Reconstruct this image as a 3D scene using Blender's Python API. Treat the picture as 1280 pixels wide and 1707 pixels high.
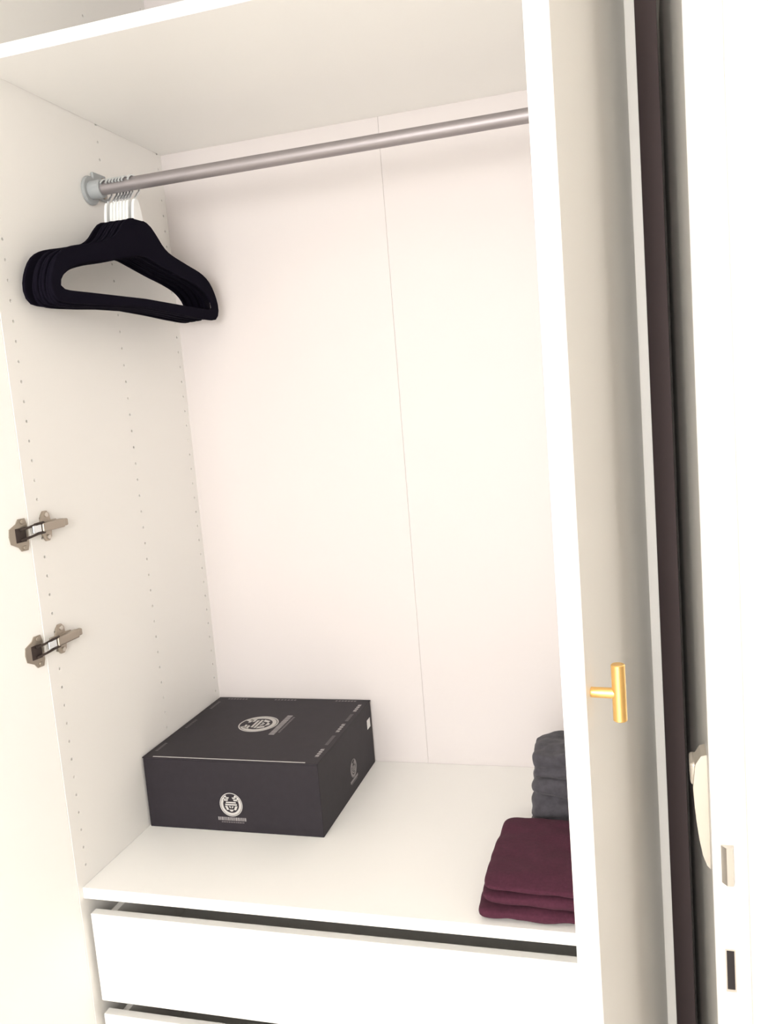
import bpy, bmesh, math, random
from mathutils import Vector, Matrix, noise

S = bpy.context.scene
for o in list(bpy.data.objects):
    bpy.data.objects.remove(o)

# ---------------------------------------------------------------- camera
# metres; x to the right along the wardrobe, y into it, z up.  z = 0 is the top of the shelf above the drawers
CAM = Vector((0.9424, -1.1573, 0.7837))
YAW, PITCH, ROLL = math.radians(16.469), math.radians(7.237), math.radians(-4.709)
fw = Vector((-math.sin(YAW) * math.cos(PITCH), math.cos(YAW) * math.cos(PITCH), -math.sin(PITCH)))
rt = Vector((math.cos(YAW), math.sin(YAW), 0))
up = rt.cross(fw)
r2 = math.cos(ROLL) * rt + math.sin(ROLL) * up
u2 = -math.sin(ROLL) * rt + math.cos(ROLL) * up
cam = bpy.data.cameras.new('camera')
cam.sensor_fit = 'VERTICAL'
cam.sensor_height = 36.0
cam.lens = 1432.6 * 36.0 / 1707.0
cam.clip_start = 0.02
camo = bpy.data.objects.new('camera', cam)
S.collection.objects.link(camo)
m = Matrix.Identity(4)
for i, v in enumerate((r2, u2, -fw)):
    for j in range(3):
        m[j][i] = v[j]
m.translation = CAM
camo.matrix_world = m
S.camera = camo

# ---------------------------------------------------------------- world, exposure, light levels
w = bpy.data.worlds.new('world')
S.world = w
w.use_nodes = True
bgn = w.node_tree.nodes['Background']
bgn.inputs['Color'].default_value = (1.0, 0.985, 0.97, 1)
bgn.inputs['Strength'].default_value = 3.3
S.view_settings.view_transform = 'Standard'
S.view_settings.look = 'None'
S.view_settings.gamma = 1.0
S.view_settings.use_curve_mapping = False
S.view_settings.exposure = 1.06
LAMP_GLOW = 18.0  # glow of the added floor lamp
LAMP_COL = (1.0, 0.975, 0.95)
LAMP_LOC = (0.68, -1.90, 0.98)
WIN = (-0.45, 1.25, -0.35, 1.45)     # added unseen window behind the viewer: x0, x1, z0, z1

FLOOR = -0.682
CEIL = 1.82

# ---------------------------------------------------------------- materials
def mat(name, col, rough=0.5, metal=0.0, bump=0.0, scale=200.0, vary=0.0, vscale=None, sheen=0.0, spec=0.5, emit=None, stretch=(1, 1, 1)):
    M = bpy.data.materials.new(name)
    M.use_nodes = True
    nt = M.node_tree
    b = nt.nodes['Principled BSDF']
    b.inputs['Base Color'].default_value = (*col, 1)
    b.inputs['Roughness'].default_value = rough
    b.inputs['Metallic'].default_value = metal
    b.inputs['Specular IOR Level'].default_value = spec
    if sheen:
        b.inputs['Sheen Weight'].default_value = sheen
        b.inputs['Sheen Roughness'].default_value = 0.5
    if bump or vary:
        tc = nt.nodes.new('ShaderNodeTexCoord')
        mp = nt.nodes.new('ShaderNodeMapping')
        mp.inputs['Scale'].default_value = stretch
        nt.links.new(tc.outputs['Object'], mp.inputs['Vector'])
        n = nt.nodes.new('ShaderNodeTexNoise')
        n.inputs['Scale'].default_value = scale
        n.inputs['Detail'].default_value = 3
        nt.links.new(mp.outputs[0], n.inputs['Vector'])
        if bump:
            bp = nt.nodes.new('ShaderNodeBump')
            bp.inputs['Strength'].default_value = bump
            bp.inputs['Distance'].default_value = 0.001
            nt.links.new(n.outputs['Fac'], bp.inputs['Height'])
            nt.links.new(bp.outputs['Normal'], b.inputs['Normal'])
        if vary:
            n2 = nt.nodes.new('ShaderNodeTexNoise')
            n2.inputs['Scale'].default_value = vscale or scale
            n2.inputs['Detail'].default_value = 4
            nt.links.new(mp.outputs[0], n2.inputs['Vector'])
            rp = nt.nodes.new('ShaderNodeValToRGB')
            rp.color_ramp.elements[0].position = 0.3
            rp.color_ramp.elements[1].position = 0.7
            rp.color_ramp.elements[0].color = (*[c * (1 - vary) for c in col], 1)
            rp.color_ramp.elements[1].color = (*[min(1, c * (1 + vary)) for c in col], 1)
            nt.links.new(n2.outputs['Fac'], rp.inputs['Fac'])
            nt.links.new(rp.outputs['Color'], b.inputs['Base Color'])
    if emit:
        b.inputs['Emission Color'].default_value = (*LAMP_COL, 1)
        b.inputs['Emission Strength'].default_value = emit
    return M

M = dict(
    melamine=mat('white_melamine', (0.88, 0.865, 0.835), 0.45, bump=0.02, scale=900, spec=0.35),
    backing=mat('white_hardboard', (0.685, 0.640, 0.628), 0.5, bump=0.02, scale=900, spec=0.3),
    edging=mat('white_edge_band', (0.88, 0.87, 0.84), 0.4, spec=0.35),
    paint=mat('white_wall_paint', (0.84, 0.81, 0.76), 0.85, bump=0.05, scale=300, spec=0.2),
    ceiling=mat('white_ceiling_paint', (0.86, 0.84, 0.8), 0.9, spec=0.1),
    floor=mat('pale_oak_floor', (0.74, 0.69, 0.62), 0.45, vary=0.15, scale=6, stretch=(1, 12, 1)),
    gloss=mat('white_gloss_door_paint', (0.86, 0.84, 0.8), 0.35, spec=0.4),
    alu=mat('satin_aluminium', (0.33, 0.305, 0.31), 0.5, metal=0.75, bump=0.03, scale=400, stretch=(0.02, 1, 1)),
    plastic=mat('grey_bracket_plastic', (0.36, 0.38, 0.39), 0.4, spec=0.5),
    nickel=mat('nickel_plated_steel', (0.42, 0.37, 0.31), 0.35, metal=0.9),
    darkmetal=mat('dark_recess_metal', (0.06, 0.045, 0.04), 0.5, metal=0.6),
    chrome=mat('bright_hook_steel', (0.78, 0.82, 0.84), 0.22, metal=0.9),
    white_plastic=mat('white_neck_plastic', (0.80, 0.81, 0.80), 0.35),
    velvet=mat('black_velvet', (0.006, 0.005, 0.010), 1.0, bump=0.3, scale=1500, spec=0.05),
    brass=mat('brushed_brass', (0.86, 0.55, 0.20), 0.34, metal=0.8, bump=0.02, scale=700),
    card=mat('charcoal_printed_card', (0.022, 0.018, 0.023), 0.55, vary=0.08, scale=300, vscale=60, spec=0.25),
    card_edge=mat('worn_card_edge', (0.16, 0.14, 0.145), 0.7),
    ink=mat('pale_grey_print', (0.50, 0.48, 0.46), 0.6),
    ink_faint=mat('faint_grey_print', (0.10, 0.09, 0.092), 0.6),
    sticker=mat('white_sticker_paper', (0.8, 0.79, 0.77), 0.6),
    plum=mat('plum_cotton', (0.070, 0.020, 0.036), 0.95, bump=0.5, scale=1100, vary=0.12, vscale=220, sheen=0.03, spec=0.15),
    greyknit=mat('charcoal_grey_knit', (0.070, 0.066, 0.076), 0.97, bump=0.8, scale=700, vary=0.18, vscale=90, sheen=0.12, spec=0.1),
    bolt_dark=mat('dark_bolt_recess', (0.012, 0.008, 0.010), 0.5),  # near-black tone for the shade inside the bolt hole
    steel=mat('satin_steel_latch', (0.62, 0.58, 0.53), 0.35, metal=0.85),
    handle=mat('satin_champagne_handle', (0.70, 0.64, 0.55), 0.45, metal=0.35),
    shade=mat('opal_lamp_glass', (0.9, 0.88, 0.84), 0.4, emit=LAMP_GLOW),
    taupe=mat('taupe_wall_paint', (0.20, 0.17, 0.14), 0.85, bump=0.05, scale=300, spec=0.2),
    slotwall=mat('grey_painted_wall', (0.26, 0.20, 0.20), 0.85, spec=0.1),  # flat dark tone standing in for shade in the slot
)

gm = bpy.data.materials.new('clear_window_glass')
gm.use_nodes = True
gt = gm.node_tree
gt.nodes.clear()
go, gmx, gtr, ggl = [gt.nodes.new('ShaderNode' + k) for k in ('OutputMaterial', 'MixShader', 'BsdfTransparent', 'BsdfGlossy')]
gmx.inputs[0].default_value = 0.06
ggl.inputs['Roughness'].default_value = 0.02
gt.links.new(gtr.outputs[0], gmx.inputs[1]); gt.links.new(ggl.outputs[0], gmx.inputs[2]); gt.links.new(gmx.outputs[0], go.inputs['Surface'])
M['glass'] = gm

# ---------------------------------------------------------------- helpers
col = S.collection
def link(name, me, material, parent=None, smooth=False, loc=None):
    if isinstance(me, bmesh.types.BMesh):
        bm = me
        bmesh.ops.recalc_face_normals(bm, faces=bm.faces)
        me = bpy.data.meshes.new(name)
        bm.to_mesh(me)
        bm.free()
        me.materials.append(M[material])
        if smooth:
            for p in me.polygons:
                p.use_smooth = True
            if smooth == 'angle':
                me.set_sharp_from_angle(angle=math.radians(35))
    o = bpy.data.objects.new(name, me)
    col.objects.link(o)
    if parent:
        o.parent = parent
    if loc:
        o.location = loc
    return o

def tag(o, label, cat, group=None):
    o['label'] = label
    o['category'] = cat
    if group:
        o['group'] = group
    return o

def thing(name, label, cat, loc=(0, 0, 0), group=None):
    o = bpy.data.objects.new(name, None)
    o.empty_display_size = 0.05
    col.objects.link(o)
    o.location = loc
    return tag(o, label, cat, group)

def struct(o, label=None):
    o['kind'] = 'structure'
    if label:
        o['label'] = label
    return o

def box(x0, x1, y0, y1, z0, z1, bev=0.0, seg=2, bm=None, mtx=None):
    own = bm is None
    b = bmesh.new()
    vs = [b.verts.new((x, y, z)) for x in (x0, x1) for y in (y0, y1) for z in (z0, z1)]
    for f in ((0, 1, 3, 2), (4, 6, 7, 5), (0, 4, 5, 1), (2, 3, 7, 6), (0, 2, 6, 4), (1, 5, 7, 3)):
        b.faces.new([vs[i] for i in f])
    bmesh.ops.recalc_face_normals(b, faces=b.faces)
    if bev:
        bmesh.ops.bevel(b, geom=list(b.edges), offset=bev, segments=seg, affect='EDGES', profile=0.5)
    if mtx:
        b.transform(mtx)
    if own:
        return b
    merge(bm, b)
    return bm

def merge(dst, src):
    me = bpy.data.meshes.new('tmp')
    src.to_mesh(me)
    src.free()
    dst.from_mesh(me)
    bpy.data.meshes.remove(me)

def tube(path, rad, seg=12, caps=True, bm=None):
    """round tube through a list of points; rad a number or a list"""
    own = bm is None
    b = bmesh.new()
    P = [Vector(p) for p in path]
    n = len(P)
    rads = rad if isinstance(rad, (list, tuple)) else [rad] * n
    T = [(P[min(i + 1, n - 1)] - P[max(i - 1, 0)]).normalized() for i in range(n)]
    a = T[0].orthogonal().normalized()
    rings = []
    for i in range(n):
        a = (a - T[i] * a.dot(T[i])).normalized()
        c = T[i].cross(a)
        rings.append([b.verts.new(P[i] + (a * math.cos(2 * math.pi * k / seg) + c * math.sin(2 * math.pi * k / seg)) * rads[i]) for k in range(seg)])
    for i in range(n - 1):
        for k in range(seg):
            b.faces.new((rings[i][k], rings[i][(k + 1) % seg], rings[i + 1][(k + 1) % seg], rings[i + 1][k]))
    if caps:
        b.faces.new(rings[0][::-1])
        b.faces.new(rings[-1])
    if own:
        return b
    merge(bm, b)
    return bm

def cyl(p, q, r, seg=24, ch=0.0006, bm=None):
    """cylinder from p to q with chamfered rims"""
    p, q = Vector(p), Vector(q)
    d = (q - p).normalized()
    return tube([p, p + d * ch * 0.02, p + d * ch, q - d * ch, q - d * ch * 0.02, q],
                [r - ch, r - ch, r, r, r - ch, r - ch], seg, True, bm)

# ---------------------------------------------------------------- room shell
RX0, RX1, RY0, RY1 = -1.15, 1.75, -2.70, 0.62
def slab(name, *a, material='paint', label=None):
    return struct(link(name, box(*a), material), label)
slab('floor', RX0 - .1, RX1 + .1, RY0 - .1, RY1 + .1, FLOOR - .1, FLOOR, material='floor', label='pale oak room floor')
slab('ceiling', RX0 - .1, RX1 + .1, RY0 - .1, RY1 + .1, CEIL, CEIL + .1, material='ceiling', label='white room ceiling')
slab('wall_back', RX0 - .1, RX1 + .1, RY1, RY1 + .1, FLOOR, CEIL, label='white wall behind the wardrobe')
slab('wall_left', RX0 - .1, RX0, RY0, RY1, FLOOR, CEIL, label='white wall on the left of the room')
bm = bmesh.new()
for a in ((RX0 - .1, WIN[0], FLOOR, CEIL), (WIN[1], RX1 + .1, FLOOR, CEIL), (WIN[0], WIN[1], FLOOR, WIN[2]), (WIN[0], WIN[1], WIN[3], CEIL)):
    box(a[0], a[1], RY0 - .1, RY0, a[2], a[3], bm=bm)
struct(link('wall_front', bm, 'paint'), 'white wall with the window behind the viewer')
win = bpy.data.objects.new('window_1', None)  # unseen window, added for soft light from the front
col.objects.link(win)
win.location = (WIN[0], RY0, WIN[2])
struct(win, 'wide window in the wall behind the viewer')
wx, wz = WIN[1] - WIN[0], WIN[3] - WIN[2]
bm = bmesh.new()
for a in ((0, .05, 0, wz), (wx - .05, wx, 0, wz), (.05, wx - .05, 0, .05), (.05, wx - .05, wz - .05, wz), (wx / 2 - .03, wx / 2 + .03, .05, wz - .05)):
    box(a[0], a[1], -.08, -.03, a[2], a[3], 0.004, bm=bm)
link('window_frame', bm, 'gloss', win)
link('window_sill', box(-.04, wx + .04, -.03, .06, -.03, 0, 0.004), 'gloss', win)
for a in ((.05, wx / 2 - .03), (wx / 2 + .03, wx - .05)):
    link('pane', box(a[0], a[1], -.058, -.054, .05, wz - .05), 'glass', win)
PL = bpy.data.lights.new('window_portal', 'AREA')
PL.shape = 'RECTANGLE'
PL.size, PL.size_y = wx, wz
PL.cycles.is_portal = True
po = bpy.data.objects.new('window_portal', PL)
col.objects.link(po)
po.location = (wx / 2, -.10, wz / 2)
po.rotation_euler = (math.radians(90), 0, 0)
po.parent = win
slab('wall_right', RX1, RX1 + .1, RY0, -0.20, FLOOR, CEIL, material='taupe', label='taupe wall on the right of the room')
slab('wall_return', 1.066, RX1 + .1, -0.20, RY1, FLOOR, CEIL, label='white wall block beside the room door')
# architrave next to the open room door
struct(link('trim_1', box(1.0391, 1.150, -0.2508, -0.20, FLOOR, 1.47, 0.003), 'gloss'), 'white architrave board beside the open room door')

struct(link('trim_2', box(0.9672, 1.0060, 0.34, 0.355, FLOOR, CEIL - 0.01, 0.001), 'slotwall'), 'dark filler strip deep in the gap between wardrobe and room door')  # strip added so the slot reads as deep shade

# ---------------------------------------------------------------- room door (open, seen edge-on)
DX0, DX1, DY0, DY1 = 1.0035, 1.0390, -0.25, 0.56
door = bpy.data.objects.new('door_1', None)
col.objects.link(door)
door.location = (DX0, DY0, FLOOR)
door.rotation_euler = (0, 0, -math.radians(1.1))
struct(door, 'open white room door seen edge-on with its latch and bolt')
def dl(bm):
    bm.transform(Matrix.Translation((-DX0, -DY0, -FLOOR)))
    return bm
link('door_leaf', dl(box(DX0, DX1, DY0, DY1, FLOOR + 0.008, 1.42, 0.002)), 'gloss', door)
# latch: bevelled steel tongue in a recessed plate
la = link('latch_plate', dl(box(1.0118, 1.0268, DY0 - 0.0006, DY0 + 0.004, 0.246, 0.300, 0.0004)), 'gloss', door)
bm = bmesh.new()
pts = [(1.0125, 0), (1.0125, -0.0015), (1.0175, -0.0085), (1.0235, -0.0085), (1.0255, 0)]
v0 = [bm.verts.new((x, DY0 + y, 0.253)) for x, y in pts]
v1 = [bm.verts.new((x, DY0 + y, 0.295)) for x, y in pts]
bm.faces.new(v0); bm.faces.new(v1[::-1])
for i in range(5):
    bm.faces.new((v0[i], v0[(i + 1) % 5], v1[(i + 1) % 5], v1[i]))
link('latch_tongue', dl(bm), 'steel', door)
# dead bolt: frame round a flat near-black patch painted for the hole's shade
bm = bmesh.new()
for a in ((1.0135, 1.0148, .127, .176), (1.0225, 1.0238, .127, .176), (1.0148, 1.0225, .1748, .176), (1.0148, 1.0225, .127, .1298)):
    box(a[0], a[1], DY0 - 0.0008, DY0 + 0.002, a[2], a[3], bm=bm)
link('bolt_frame', dl(bm), 'steel', door)
link('dead_bolt', dl(box(1.0148, 1.0225, DY0 - 0.0004, DY0 + 0.002, .1298, .1748, 0.0002)), 'bolt_dark', door)
# lever handle on the face towards the wardrobe
bm = bmesh.new()
prof = [(1.0035, .378), (.9975, .376), (.9915, .366), (.9885, .340), (.9893, .320), (.9908, .300), (.9930, .280), (.9960, .262), (1.0000, .250), (1.0035, .246)]
ya, yb = DY0 + 0.035, DY0 + 0.066
v0 = [bm.verts.new((x, ya, z)) for x, z in prof]
v1 = [bm.verts.new((x, yb, z)) for x, z in prof]
bm.faces.new(v0); bm.faces.new(v1[::-1])
for i in range(len(prof)):
    j = (i + 1) % len(prof)
    bm.faces.new((v0[i], v0[j], v1[j], v1[i]))
link('handle_plate', dl(bm), 'handle', door)
link('door_lever', dl(box(.9862, .9985, DY0 + .044, DY0 + .078, .338, .364, 0.0035, 3)), 'handle', door, smooth='angle')

# ---------------------------------------------------------------- wardrobe
W = 0.9485        # clear width
YF = 0.006        # front of the carcass
YB = 0.5705       # face of the back panels
ZT = 1.660        # underside of the top
UH = 1.3443       # underside of the upper shelf
ward = thing('wardrobe', 'tall white open wardrobe with clothes rail, shelf and drawers', 'wardrobe', (W / 2, 0.29, FLOOR))
OFF = Matrix.Translation((-W / 2, -0.29, -FLOOR))
def wp(name, bm, material, parent=None, smooth=False):
    """part of the wardrobe given in room coordinates"""
    bm.transform(OFF)
    return link(name, bm, material, parent or ward, smooth)

# left side with real peg holes
HOLE_Y = (0.0335, 0.336, 0.5545)
HZ0 = 0.8967 - 0.032 * 27
HN = 51
def left_side():
    bm = bmesh.new()
    cache = {}
    def V(x, y, z):
        k = (round(x, 5), round(y, 5), round(z, 5))
        if k not in cache:
            cache[k] = bm.verts.new((x, y, z))
        return cache[k]
    x, xo, y0, y1, z0, z1 = 0.0, -0.018, YF, 0.5705, FLOOR + 0.002, ZT + 0.018
    def q(a, b, c, d):
        if a < b and c < d:
            bm.faces.new((V(x, a, c), V(x, b, c), V(x, b, d), V(x, a, d)))
    h = 0.016
    zb, zt = HZ0 - h, HZ0 + (HN - 1) * 0.032 + h
    last = y0
    for yc in HOLE_Y:
        q(last, yc - h, z0, z1)
        q(yc - h, yc + h, z0, zb)
        q(yc - h, yc + h, zt, z1)
        for k in range(HN):
            zc = HZ0 + 0.032 * k
            sq = [(h, 0), (h, h), (0, h), (-h, h), (-h, 0), (-h, -h), (0, -h), (h, -h)]
            oc = [(0.0026 * math.cos(i * math.pi / 4), 0.0026 * math.sin(i * math.pi / 4)) for i in range(8)]
            for i in range(8):
                j = (i + 1) % 8
                bm.faces.new((V(x, yc + sq[i][0], zc + sq[i][1]), V(x, yc + sq[j][0], zc + sq[j][1]),
                              V(x, yc + oc[j][0], zc + oc[j][1]), V(x, yc + oc[i][0], zc + oc[i][1])))
        last = yc + h
    q(last, y1, z0, z1)
    # the other five faces
    A = [(xo, y0, z0), (xo, y1, z0), (xo, y1, z1), (xo, y0, z1)]
    B = [(x, y0, z0), (x, y1, z0), (x, y1, z1), (x, y0, z1)]
    bm.faces.new([V(*p) for p in A])
    for i in range(4):
        j = (i + 1) % 4
        bm.faces.new((V(*A[i]), V(*A[j]), V(*B[j]), V(*B[i])))
    return bm
bm = left_side()
bm.transform(OFF)
me = bpy.data.meshes.new('side_panel')
bm.to_mesh(me); bm.free()
me.materials.append(M['melamine'])
side = link('side_panel', me, None, ward)

# one cup mesh shared by all peg holes
bm = bmesh.new()
r = 0.0026
ra = [bm.verts.new((0.0001, r * math.cos(i * math.pi / 4), r * math.sin(i * math.pi / 4))) for i in range(8)]
rb = [bm.verts.new((-0.006, r * math.cos(i * math.pi / 4), r * math.sin(i * math.pi / 4))) for i in range(8)]
for i in range(8):
    j = (i + 1) % 8
    bm.faces.new((ra[i], rb[i], rb[j], ra[j]))
bm.faces.new(rb)
cup = bpy.data.meshes.new('peg_hole')
bm.to_mesh(cup); bm.free()
cup.materials.append(M['melamine'])
for yc in HOLE_Y:
    for k in range(HN):
        zc = HZ0 + 0.032 * k
        if UH - 0.004 < zc < UH + 0.024:
            continue
        o = link('peg_hole', cup, None, side)
        o.location = OFF @ Vector((0, yc, zc))

wp('side_panel', box(W, W + 0.018, YF, 0.5705, FLOOR + 0.002, ZT + 0.018, 0.0006), 'melamine')
wp('back_panel', box(-0.016, 0.4852, YB, YB + 0.006, FLOOR + 0.06, ZT + 0.012, 0.0005), 'backing')
wp('back_panel', box(0.4855, W + 0.014, YB, YB + 0.006, FLOOR + 0.06, ZT + 0.012, 0.0005), 'backing')
wp('top_panel', box(0, W, YF, 0.5705, ZT, ZT + 0.018, 0.0006), 'melamine')
wp('bottom_panel', box(0, W, YF, 0.5705, FLOOR + 0.062, FLOOR + 0.080, 0.0006), 'melamine')
wp('plinth', box(0, W, YF + 0.03, YF + 0.045, FLOOR, FLOOR + 0.062, 0.0006), 'melamine')
wp('shelf', box(0.0003, W - 0.0003, 0.016, 0.5703, UH, UH + 0.020, 0.0009), 'edging')
wp('shelf', box(0.0003, W - 0.0003, 0.016, 0.5700, -0.020, 0, 0.0009), 'edging')

# drawers
DF = 0.018
def drawer(z0, z1):
    d = wp('drawer', box(0.0085, W - 0.0085, DF, DF + 0.016, z0, z1, 0.0009), 'edging')
    for x in (0.026, W - 0.038):
        wp('drawer_side', box(x, x + 0.012, DF + 0.016, 0.53, z0 + 0.012, z1 - 0.012, 0.0005), 'melamine', d)
    wp('drawer_back', box(0.038, W - 0.038, 0.518, 0.53, z0 + 0.012, z1 - 0.020, 0.0005), 'melamine', d)
    wp('drawer_bottom', box(0.038, W - 0.038, DF + 0.016, 0.518, z0 + 0.014, z0 + 0.018), 'melamine', d)
    for x in (0.0005, W - 0.0125):
        wp('drawer_runner', box(x + 0.0005, x + 0.012, DF + 0.02, 0.50, z0 + 0.02, z0 + 0.06, 0.0005), 'nickel', d)
for zt in (-0.0485, -0.2375, -0.4265):
    drawer(zt - 0.1635, zt)

# clothes rail
RY, RZ, RR = 0.288, 1.2140, 0.0118
rail = wp('clothes_rail', tube([(0.010, RY, RZ), (W - 0.010, RY, RZ)], RR, 28), 'alu', smooth='angle')
def bracket(x, s):
    bm = bmesh.new()
    cyl((x, RY, RZ), (x + s * 0.007, RY, RZ), 0.026, 28, 0.002, bm)          # round flange
    cyl((x + s * 0.005, RY, RZ), (x + s * 0.030, RY, RZ), 0.0165, 28, 0.002, bm)  # socket round the tube
    b = wp('rail_bracket', bm, 'plastic', rail, smooth='angle')
    bm = bmesh.new()
    box(x + s * 0.0005 if s > 0 else x - 0.006, x + 0.006 if s > 0 else x - 0.0005, RY + 0.010, RY + 0.052, RZ - 0.012, RZ + 0.036, 0.002, bm=bm)
    wp('bracket_plate', bm, 'plastic', rail)
    for dy, dz in ((0.040, 0.026), (0.040, -0.004)):
        bm = cyl((x + s * 0.004, RY + dy, RZ + dz), (x + s * 0.009, RY + dy, RZ + dz), 0.0045, 14, 0.001)
        wp('bracket_screw', bm, 'nickel', rail, smooth='angle')
bracket(0.0, 1)
bracket(W, -1)

# left door, swung open; its inner face carries the hinge cups
a = math.radians(9)
ldir = Vector((-math.sin(a), -math.cos(a), 0))
lnor = Vector((math.cos(a), -math.sin(a), 0))        # towards the opening
LH = Vector((-0.0008, 0.0055, 0))
def frame(o, d, n):
    m = Matrix.Identity(4)
    for j in range(3):
        m[j][0], m[j][1], m[j][2], m[j][3] = d[j], n[j], (0, 0, 1)[j], o[j]
    return m
LM = frame(LH, ldir, lnor)
ld = wp('door', box(0, 0.494, -0.018, 0, FLOOR + 0.065, ZT + 0.014, 0.001, mtx=LM), 'edging')
# right door, open and almost edge-on
P0 = Vector((0.9545, -0.003, 0)); P1 = Vector((0.8990, -0.500, 0))
rdir = (P1 - P0).normalized()
rnor = Vector((-rdir.y, rdir.x, 0))                   # outer side (to the right)
RMX = frame(P0, rdir, rnor)
rd = wp('door', box(0, 0.500, -0.0190, 0, FLOOR + 0.065, ZT + 0.014, 0.0012, mtx=RMX), 'edging')
KZ = 0.541
bm = cyl((0.478, 0, KZ), (0.478, 0.020, KZ), 0.0043, 20, 0.0004); bm.transform(RMX)
wp('handle_post', bm, 'brass', rd, smooth='angle')['label'] = 'brass handle post'
bm = cyl((0.478, 0.0220, KZ - 0.0225), (0.478, 0.0220, KZ + 0.0240), 0.0055, 24, 0.0007); bm.transform(RMX)
wp('handle_bar', bm, 'brass', rd, smooth='angle')['label'] = 'short round brass handle bar'

# hinges
def hinge(zc):
    # mounting plate on the side panel: long foot and two wings
    bm = bmesh.new()
    box(0.0003, 0.0045, 0.016, 0.070, zc - 0.0085, zc + 0.0085, 0.001, bm=bm)
    for s in (-1, 1):
        vs = []
        prof = [(0.030, 0.006), (0.056, 0.006), (0.054, 0.019), (0.048, 0.025), (0.040, 0.025), (0.034, 0.019)]
        for x in (0.0003, 0.0035):
            vs.append([bm.verts.new((x, y, zc + s * z)) for y, z in prof])
        bm.faces.new(vs[0]); bm.faces.new(vs[1][::-1])
        for i in range(6):
            bm.faces.new((vs[0][i], vs[0][(i + 1) % 6], vs[1][(i + 1) % 6], vs[1][i]))
    hg = wp('hinge', bm, 'nickel')
    # arm clipped on the plate, reaching to the cup
    bm = bmesh.new()
    box(0.0045, 0.0150, 0.022, 0.078, zc - 0.0075, zc + 0.0075, 0.0022, bm=bm)
    box(0.0040, 0.0125, 0.074, 0.090, zc - 0.0060, zc + 0.0060, 0.0022, bm=bm)
    wp('hinge_arm', bm, 'nickel', hg)
    for zz in (-0.0080, 0.0095 - 0.0015):
        bm = tube([(0.011, 0.028, zc + zz), (0.012, 0.012, zc + zz), (0.008, -0.004, zc + zz - 0.003), (0.000, -0.016, zc + zz - 0.006)], [0.0022, 0.0022, 0.002, 0.002], 8)
        wp('hinge_link', bm, 'darkmetal', hg, smooth='angle')
    bm = box(0.0085, 0.0125, 0.000, 0.020, zc - 0.0062, zc + 0.0062, 0.001)
    wp('hinge_bridge', bm, 'chrome', hg)
    zc -= 0.006
    # cup flange on the door, with ears, and the dark cup
    bm = bmesh.new()
    prof = [(0.008, -0.026), (0.021, -0.026), (0.026, -0.019), (0.040, -0.012), (0.042, 0), (0.040, 0.012), (0.026, 0.019), (0.021, 0.026), (0.008, 0.026), (0.005, 0.016), (0.005, -0.016)]
    v = [[bm.verts.new((d, nn, zc + z)) for d, z in prof] for nn in (0.0002, 0.0022)]
    bm.faces.new(v[0]); bm.faces.new(v[1][::-1])
    for i in range(len(prof)):
        j = (i + 1) % len(prof)
        bm.faces.new((v[0][i], v[0][j], v[1][j], v[1][i]))
    bm.transform(LM)
    wp('hinge_cup', bm, 'nickel', hg)
    bm = box(0.009, 0.030, 0.0015, 0.0030, zc - 0.0115, zc + 0.0115, 0.0006); bm.transform(LM)
    wp('cup_recess', bm, 'darkmetal', hg)
    for z in (-0.021, 0.021):
        bm = cyl((0.0145, 0.002, zc + z), (0.0145, 0.0038, zc + z), 0.0038, 14, 0.0006); bm.transform(LM)
        wp('hinge_screw', bm, 'nickel', hg, smooth='angle')
    zc += 0.006
    for z in (-0.0185, 0.0185):
        wp('hinge_screw', cyl((0.003, 0.045, zc + z), (0.0062, 0.045, zc + z), 0.0040, 14, 0.0006), 'steel', hg, smooth='angle')
hinge(0.627)
hinge(0.434)

# ---------------------------------------------------------------- velvet hangers
def catmull(P, closed=False, n=6):
    out = []
    L = len(P)
    for i in range(L - 1):
        p0, p1, p2, p3 = P[max(i - 1, 0)], P[i], P[i + 1], P[min(i + 2, L - 1)]
        for k in range(n):
            t = k / n
            out.append(tuple(0.5 * ((2 * p1[c]) + (-p0[c] + p2[c]) * t + (2 * p0[c] - 5 * p1[c] + 4 * p2[c] - p3[c]) * t * t + (-p0[c] + 3 * p1[c] - 3 * p2[c] + p3[c]) * t ** 3) for c in (0, 1)))
    out.append(P[-1])
    return out
def resample(P, n):
    d = [0]
    for i in range(1, len(P)):
        d.append(d[-1] + math.dist(P[i], P[i - 1]))
    out = []
    j = 0
    for k in range(n + 1):
        t = d[-1] * k / n
        while j < len(P) - 2 and d[j + 1] < t:
            j += 1
        f = (t - d[j]) / max(1e-9, d[j + 1] - d[j])
        out.append(tuple(P[j][c] + (P[j + 1][c] - P[j][c]) * f for c in (0, 1)))
    return out
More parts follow.
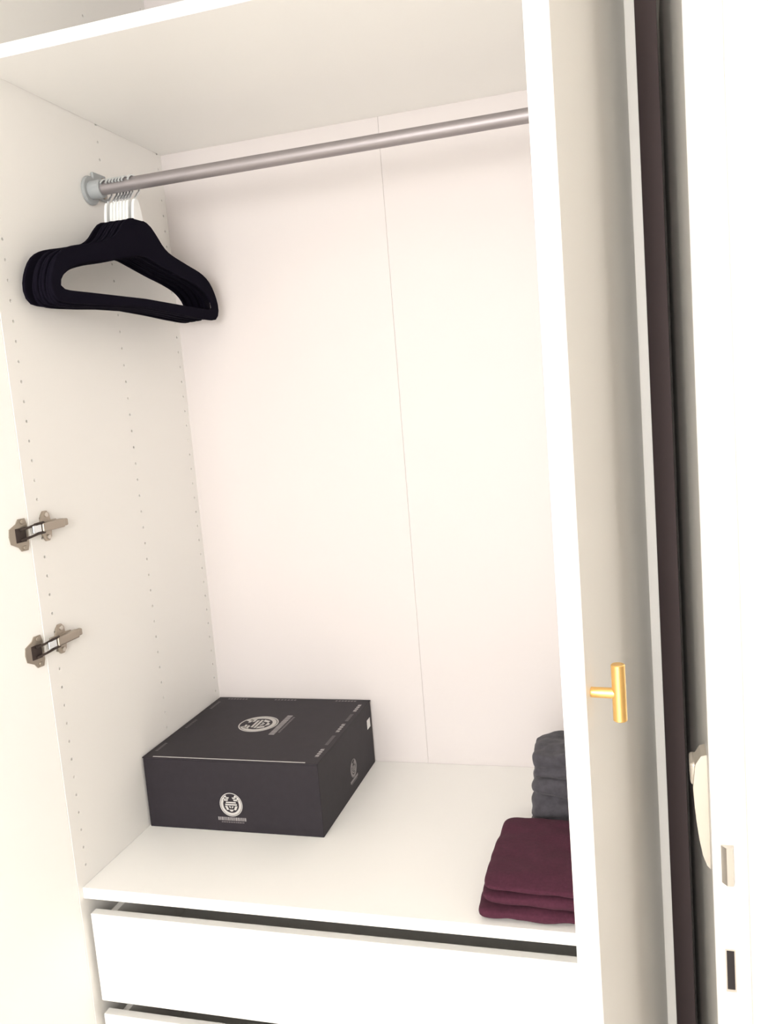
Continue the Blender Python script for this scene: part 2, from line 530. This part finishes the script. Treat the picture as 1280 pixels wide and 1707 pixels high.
# half outlines (along the hanger, height over the bottom bar), from the neck to the middle of the bottom bar
HU = 0.238
out_half = [(0, .166), (.016, .166), (.034, .160), (.052, .144), (.068, .128), (.090, .116), (.140, .103), (.185, .092), (.212, .078), (.229, .056), (HU, .030), (.234, .010), (.216, .000), (.150, .001), (.08, .005), (0, .008)]
in_half = [(0, .101), (.012, .100), (.030, .096), (.060, .089), (.100, .080), (.145, .071), (.180, .061), (.200, .050), (.212, .038), (.216, .027), (.212, .022), (.198, .020), (.150, .021), (.10, .022), (.05, .023), (0, .024)]
NH = 44
oh = resample(catmull(out_half), NH)
ih = resample(catmull(in_half), NH)
OUT = oh + [(-u, v) for u, v in oh[1:-1][::-1]]
INN = ih + [(-u, v) for u, v in ih[1:-1][::-1]]
def hanger_mesh():
    bm = bmesh.new()
    n = len(OUT)
    def ring(P, Q, x, ins):
        r = []
        for (u, v), (s, t) in zip(P, Q):
            d = Vector((s - u, t - v))
            if d.length > 1e-6:
                d = d.normalized() * ins
            r.append(bm.verts.new((x, u + d.x, v + d.y)))
        return r
    seq = [ring(OUT, INN, -.0016, 0), ring(OUT, INN, -.0027, .0014), ring(INN, OUT, -.0027, .0014), ring(INN, OUT, -.0016, 0),
           ring(INN, OUT, .0016, 0), ring(INN, OUT, .0027, .0014), ring(OUT, INN, .0027, .0014), ring(OUT, INN, .0016, 0)]
    for a in range(8):
        A, B = seq[a], seq[(a + 1) % 8]
        for i in range(n):
            j = (i + 1) % n
            bm.faces.new((A[i], A[j], B[j], B[i]))
    return bm
# hook: stem, then arc over the rail; local origin = rail axis
HT = -0.0640       # top of the velvet neck below the rail axis
hr = 0.0165
cz = RR - hr + 0.0021
hook_pts = [(0, 0, HT - 0.006), (0, 0, HT + 0.02), (0, 0.001, cz - hr - 0.006), (0, 0.006, cz - hr - 0.001)]
for k in range(17):
    t = math.radians(-60 + 215 * k / 16)
    hook_pts.append((0, hr * math.cos(t), cz + hr * math.sin(t)))
def neck_mesh():
    bm = bmesh.new()
    prof = [(-.013, HT - .002), (-.012, HT + .006), (-.010, HT + .018), (-.008, HT + .030), (-.005, HT + .036), (.005, HT + .036), (.008, HT + .030), (.010, HT + .018), (.012, HT + .006), (.013, HT - .002)]
    v = [[bm.verts.new((x, y, z)) for y, z in prof] for x in (-.0030, .0030)]
    bm.faces.new(v[0]); bm.faces.new(v[1][::-1])
    for i in range(len(prof)):
        j = (i + 1) % len(prof)
        bm.faces.new((v[0][i], v[0][j], v[1][j], v[1][i]))
    bmesh.ops.bevel(bm, geom=list(bm.edges), offset=0.0008, segments=2, affect='EDGES')
    return bm
hang = [  # x on the rail, yaw (deg)
    (0.0365, 5.2), (0.0475, 4.2), (0.0545, 4.2), (0.0610, 4.4), (0.0675, 4.2), (0.0740, 4.6), (0.0805, 4.8), (0.0935, 6.6)]
words_h = ['black velvet hanger nearest the side panel at the bracket end of the rail',
           'second black velvet hanger out from the side panel',
           'third black velvet hanger out from the side panel',
           'fourth black velvet hanger out from the side panel',
           'fifth black velvet hanger out from the side panel',
           'sixth black velvet hanger out from the side panel',
           'seventh black velvet hanger, next to the outermost one of the bunch',
           'outermost black velvet hanger of the bunch, farthest along the rail from the side panel']
proto = None
for i, (x, yaw) in enumerate(hang):
    if proto is None:
        h = thing('clothes_hanger', '', 'hanger', (0, 0, 0))
        bm = hanger_mesh()
        bm.transform(Matrix.Translation((0, 0, HT - 0.166)))
        link('hanger_body', bm, 'velvet', h, smooth='angle')
        link('hook', tube(hook_pts, 0.0021, 10), 'chrome', h, smooth='angle')
        link('hook_collar', neck_mesh(), 'white_plastic', h, smooth='angle')  # plain white tapered block round the hook stem
        proto = h
    else:
        h = proto.copy()
        col.objects.link(h)
        for ch in list(proto.children):
            c = ch.copy()
            c.parent = h
            col.objects.link(c)
    h['label'] = words_h[i]
    h['group'] = 'black velvet hangers on the rail'
    h.location = (x, RY, RZ)
    h.rotation_euler = (math.radians((-0.6, 0.5, -0.4, 0.3, -0.2, 0.6, 0.2, -0.8)[i]), 0, -math.radians(yaw))

# ---------------------------------------------------------------- cardboard box
BX0, BX1, BY0, BY1, BH = 0.0035, 0.367, 0.231, 0.5655, 0.1425
cb = thing('cardboard_box', 'flat black cardboard box with pale round emblems on the shelf', 'box', (BX0, BY0, 0))
OB = Matrix.Translation((-BX0, -BY0, 0))
def bp(name, bm, material, parent=None, smooth=False):
    bm.transform(OB)
    return link(name, bm, material, parent or cb, smooth)
bp('box_body', box(BX0 + .001, BX1 - .001, BY0 + .001, BY1 - .001, 0.0002, BH - 0.003, 0.0012), 'card')
lid = bp('box_lid', box(BX0, BX1, BY0, BY1, BH - 0.0028, BH, 0.0011), 'card')
# glint painted as a pale line along the front edge of the lid
bp('lid_edge', box(BX0 + 0.022, BX1 - 0.026, BY0 + 0.0035, BY0 + 0.0060, BH, BH + 0.0006, 0.0002), 'ink', lid)
# printed dashes round the lid
rnd = random.Random(4)
def dash(x0, x1, y0, y1, m):
    bp('printed_strip', box(x0, x1, y0, y1, BH, BH + 0.0003), m, lid)
XR = BX1 - 0.0140
for y0, y1, m_ in ((.257, .305, 'ink_faint'), (.262, .302, 'ink'), (.318, .365, 'ink_faint'), (.380, .428, 'ink'), (.440, .480, 'ink_faint'), (.492, .538, 'ink')):
    for k in range(9):
        t = y0 + (y1 - y0) * k / 9
        if m_ == 'ink' or y0 > .3:
            dash(XR - .0035, XR + .0035, t, t + (y1 - y0) / 9 * .62, 'ink_faint' if m_ == 'ink_faint' else ('ink' if k % 2 else 'card_edge'))
XL = BX0 + 0.0140
for y0, y1 in ((.262, .302), (.380, .428), (.492, .538)):
    for k in range(7):
        t = y0 + (y1 - y0) * k / 7
        dash(XL - .003, XL + .003, t, t + .0035, 'ink_faint')
for x0, x1 in ((.03, .08), (.145, .20), (.29, .34)):
    for k in range(7):
        t = x0 + (x1 - x0) * k / 7
        dash(t, t + .0045, BY1 - .014, BY1 - .008, 'card_edge')

def emblem(mtx, r, faint='ink'):
    """round badge with a peaked mark, bars and a small word strip; local x right, y up, z out of the face"""
    bm = bmesh.new()
    def poly(P, z=0.0004):
        v0 = [bm.verts.new((x * r, y * r, 0)) for x, y in P]
        v1 = [bm.verts.new((x * r, y * r, z)) for x, y in P]
        bm.faces.new(v1)
        for i in range(len(P)):
            j = (i + 1) % len(P)
            bm.faces.new((v0[i], v0[j], v1[j], v1[i]))
    def ringseg(r0, r1, a0, a1, n=10):
        for i in range(n):
            t0, t1 = [math.radians(a0 + (a1 - a0) * (i + k) / n) for k in (0, 1)]
            poly([(r0 * math.cos(t0), r0 * math.sin(t0)), (r1 * math.cos(t0), r1 * math.sin(t0)), (r1 * math.cos(t1), r1 * math.sin(t1)), (r0 * math.cos(t1), r0 * math.sin(t1))])
    ringseg(.94, 1.0, 0, 360, 40)
    ringseg(.70, .90, 118, 425, 34)          # broad band, open behind the peak
    for i in range(14):                      # letter-like ticks across the band
        pass
    # peaked mark: pale bars either side of a dark triangle
    for s in (-1, 1):
        poly([(s * .12, .62), (s * .60, .62), (s * .52, .50), (s * .20, .50)][::s])
        poly([(s * .22, .44), (s * .66, .44), (s * .68, .32), (s * .28, .32)][::s])
    poly([(-.42, .24), (.42, .24), (.46, .13), (-.46, .13)])
    poly([(-.52, .06), (.52, .06), (.50, -.06), (-.50, -.06)])
    for s in (-1, 1):
        poly([(s * .34, -.12), (s * .56, -.12), (s * .40, -.46), (s * .22, -.44)][::s])
        poly([(s * .06, -.14), (s * .22, -.14), (s * .10, -.30), (s * .04, -.30)][::s])
    poly([(-.20, -.42), (.20, -.42), (.08, -.58), (-.08, -.58)])
    bm.transform(mtx)
    e = bp('emblem', bm, faint, cb)
    # word strips under the badge: rows of illegible strokes
    bm = bmesh.new()
    rr = random.Random(7)
    x = -1.27
    while x < 1.22:
        wd = rr.choice((.07, .09, .12, .15))
        box(x * r, (x + wd) * r, -1.36 * r, -1.08 * r, 0, .0004, bm=bm)
        x += wd + .05
    bm.transform(mtx)
    bp('word_strip', bm, faint if faint != 'ink' else 'ink_mid', e)
    bm = bmesh.new()
    x = -0.98
    while x < 1.0:
        wd = rr.choice((.08, .11))
        box(x * r, (x + wd) * r, -1.55 * r, -1.45 * r, 0, .0004, bm=bm)
        x += wd + .07
    bm.transform(mtx)
    bp('word_strip', bm, 'card_edge', e)
M['ink_mid'] = mat('mid_grey_print', (0.27, 0.25, 0.25), 0.6)
def basis(o, x, y):
    z = Vector(x).cross(Vector(y))
    m = Matrix.Identity(4)
    for j in range(3):
        m[j][0], m[j][1], m[j][2], m[j][3] = x[j], y[j], z[j], o[j]
    return m
emblem(basis((0.1835, BY0 + 0.0011, 0.0545), (1, 0, 0), (0, 0, 1)), 0.0235)
emblem(basis((0.1690, 0.4120, BH), (0, 1, 0), (-1, 0, 0)), 0.0420)
emblem(basis((BX1 - 0.0010, 0.4220, 0.0500), (0, 1, 0), (0, 0, 1)), 0.0185, 'ink_mid')
bp('sticker', box(BX1 - 0.0012, BX1 - 0.0005, 0.531, 0.552, 0.088, 0.108, 0.0001), 'sticker')

# ---------------------------------------------------------------- folded clothes
def cloth(sx, sy, sz, seed, e=5.0, ef=14.0, amp=0.004, freq=18.0, creases=(), nx=36, ny=36, nz=14, flat=0.6):
    """a soft rounded slab: cube grid pushed on to a superellipsoid, then rumpled"""
    bm = bmesh.new()
    cache = {}
    off = Vector((seed * 7.31, seed * 3.17, seed * 1.93))
    def P(u, v, t):
        k = (round(u, 5), round(v, 5), round(t, 5))
        if k in cache:
            return cache[k]
        # superellipsoid of the cube direction
        L = ((abs(u) ** ef + abs(v) ** ef) ** (e / ef) + abs(t) ** e) ** (1 / e)
        x, y, z = u / L * sx / 2, v / L * sy / 2, t / L * sz / 2
        p = Vector((x, y, z))
        nrm = Vector((x / sx ** 2, y / sy ** 2, z / sz ** 2)).normalized()
        d = amp * (noise.noise(p * freq + off) + 0.5 * noise.noise(p * freq * 2.3 + off))
        q = p + nrm * d
        for (zc, depth, width, tilt) in creases:
            wob = 0.004 * noise.noise(Vector((p.x * 14, p.y * 14, zc * 90)) + off)
            g = math.exp(-(((p.z - zc - wob - tilt * p.x) / width) ** 2))
            side = max(abs(u), abs(v))
            if side > 0.85:
                q -= Vector((nrm.x, nrm.y, 0)) * depth * g
        if q.z < -sz / 2 * flat - (1 - flat) * sz / 2:
            q.z = -sz / 2
        q.z = max(q.z, -sz / 2)
        cache[k] = bm.verts.new(q)
        return cache[k]
    def face(fn, na, nb):
        for i in range(na):
            for j in range(nb):
                a0, a1 = -1 + 2 * i / na, -1 + 2 * (i + 1) / na
                b0, b1 = -1 + 2 * j / nb, -1 + 2 * (j + 1) / nb
                bm.faces.new((fn(a0, b0), fn(a1, b0), fn(a1, b1), fn(a0, b1)))
    face(lambda a, b: P(a, b, 1), nx, ny)
    face(lambda a, b: P(a, b, -1), nx, ny)
    face(lambda a, b: P(a, 1, b), nx, nz)
    face(lambda a, b: P(a, -1, b), nx, nz)
    face(lambda a, b: P(1, a, b), ny, nz)
    face(lambda a, b: P(-1, a, b), ny, nz)
    return bm
# plum garment: three folded layers
pl = thing('folded_garment', 'folded plum purple cotton garment lying at the front of the shelf', 'clothes', (0.82, 0.13, 0))
def layer(name, x0, x1, y0, y1, z0, z1, seed, rz=0, **k):
    bm = cloth(x1 - x0, y1 - y0, z1 - z0, seed, **k)
    bm.transform(Matrix.Translation(((x0 + x1) / 2 - 0.82, (y0 + y1) / 2 - 0.13, (z0 + z1) / 2)) @ Matrix.Rotation(math.radians(rz), 4, 'Z'))
    return link(name, bm, 'plum', pl, True)
layer('fold', .686, .942, .024, .222, 0.0002, .0235, 1, rz=0.6, e=3.6, ef=16, amp=.0026, freq=22)
layer('fold', .693, .942, .028, .230, .0190, .0445, 2, rz=-1.2, e=3.2, ef=14, amp=.0030, freq=20)
layer('fold', .698, .942, .027, .243, .0400, .0600, 3, rz=-1.6, e=3.4, ef=14, amp=.0034, freq=18)
# two grey knits behind it
def knit(name, label, x0, x1, y0, y1, z0, z1, seed, **k):
    t = cloth(x1 - x0, y1 - y0, z1 - z0, seed, nx=46, ny=46, nz=40, **k)
    t.transform(Matrix.Translation((0, 0, (z1 - z0) / 2)))
    o = link(name, t, 'greyknit', None, True)
    o.location = ((x0 + x1) / 2, (y0 + y1) / 2, z0)
    return tag(o, label, 'clothes')
knit('folded_knit', 'thick rumpled charcoal grey knit on the shelf behind the plum garment', .742, .944, .262, .385, 0.0003, .116, 5,
     e=4.6, ef=9, amp=.0075, freq=21, creases=((.014, .012, .006, -.12), (-.010, .008, .005, .1)))
knit('folded_knit', 'smaller charcoal grey knit piled on top of the thick grey knit', .750, .944, .266, .380, .1120, .162, 8,
     e=6.0, ef=12, amp=.0070, freq=24, creases=((.004, .006, .006, .1),))

# ---------------------------------------------------------------- added floor lamp (unseen behind the viewer, put in to light the wardrobe)
lp = thing('floor_lamp', 'floor lamp with a round opal glass globe behind the viewer', 'lamp', (LAMP_LOC[0], LAMP_LOC[1], FLOOR))
dz = LAMP_LOC[2] - FLOOR
link('lamp_base', cyl((0, 0, 0), (0, 0, 0.025), 0.14, 40, 0.004), 'gloss', lp, smooth='angle')
link('pole', cyl((0, 0, 0.024), (0, 0, dz - 0.23), 0.011, 16, 0.001), 'gloss', lp, smooth='angle')
link('lamp_holder', cyl((0, 0, dz - 0.255), (0, 0, dz - 0.208), 0.045, 24, 0.003), 'gloss', lp, smooth='angle')
bm = bmesh.new()
bmesh.ops.create_uvsphere(bm, u_segments=32, v_segments=16, radius=0.22)
bm.transform(Matrix.Translation((0, 0, dz)))
link('lamp_globe', bm, 'shade', lp, smooth=True)
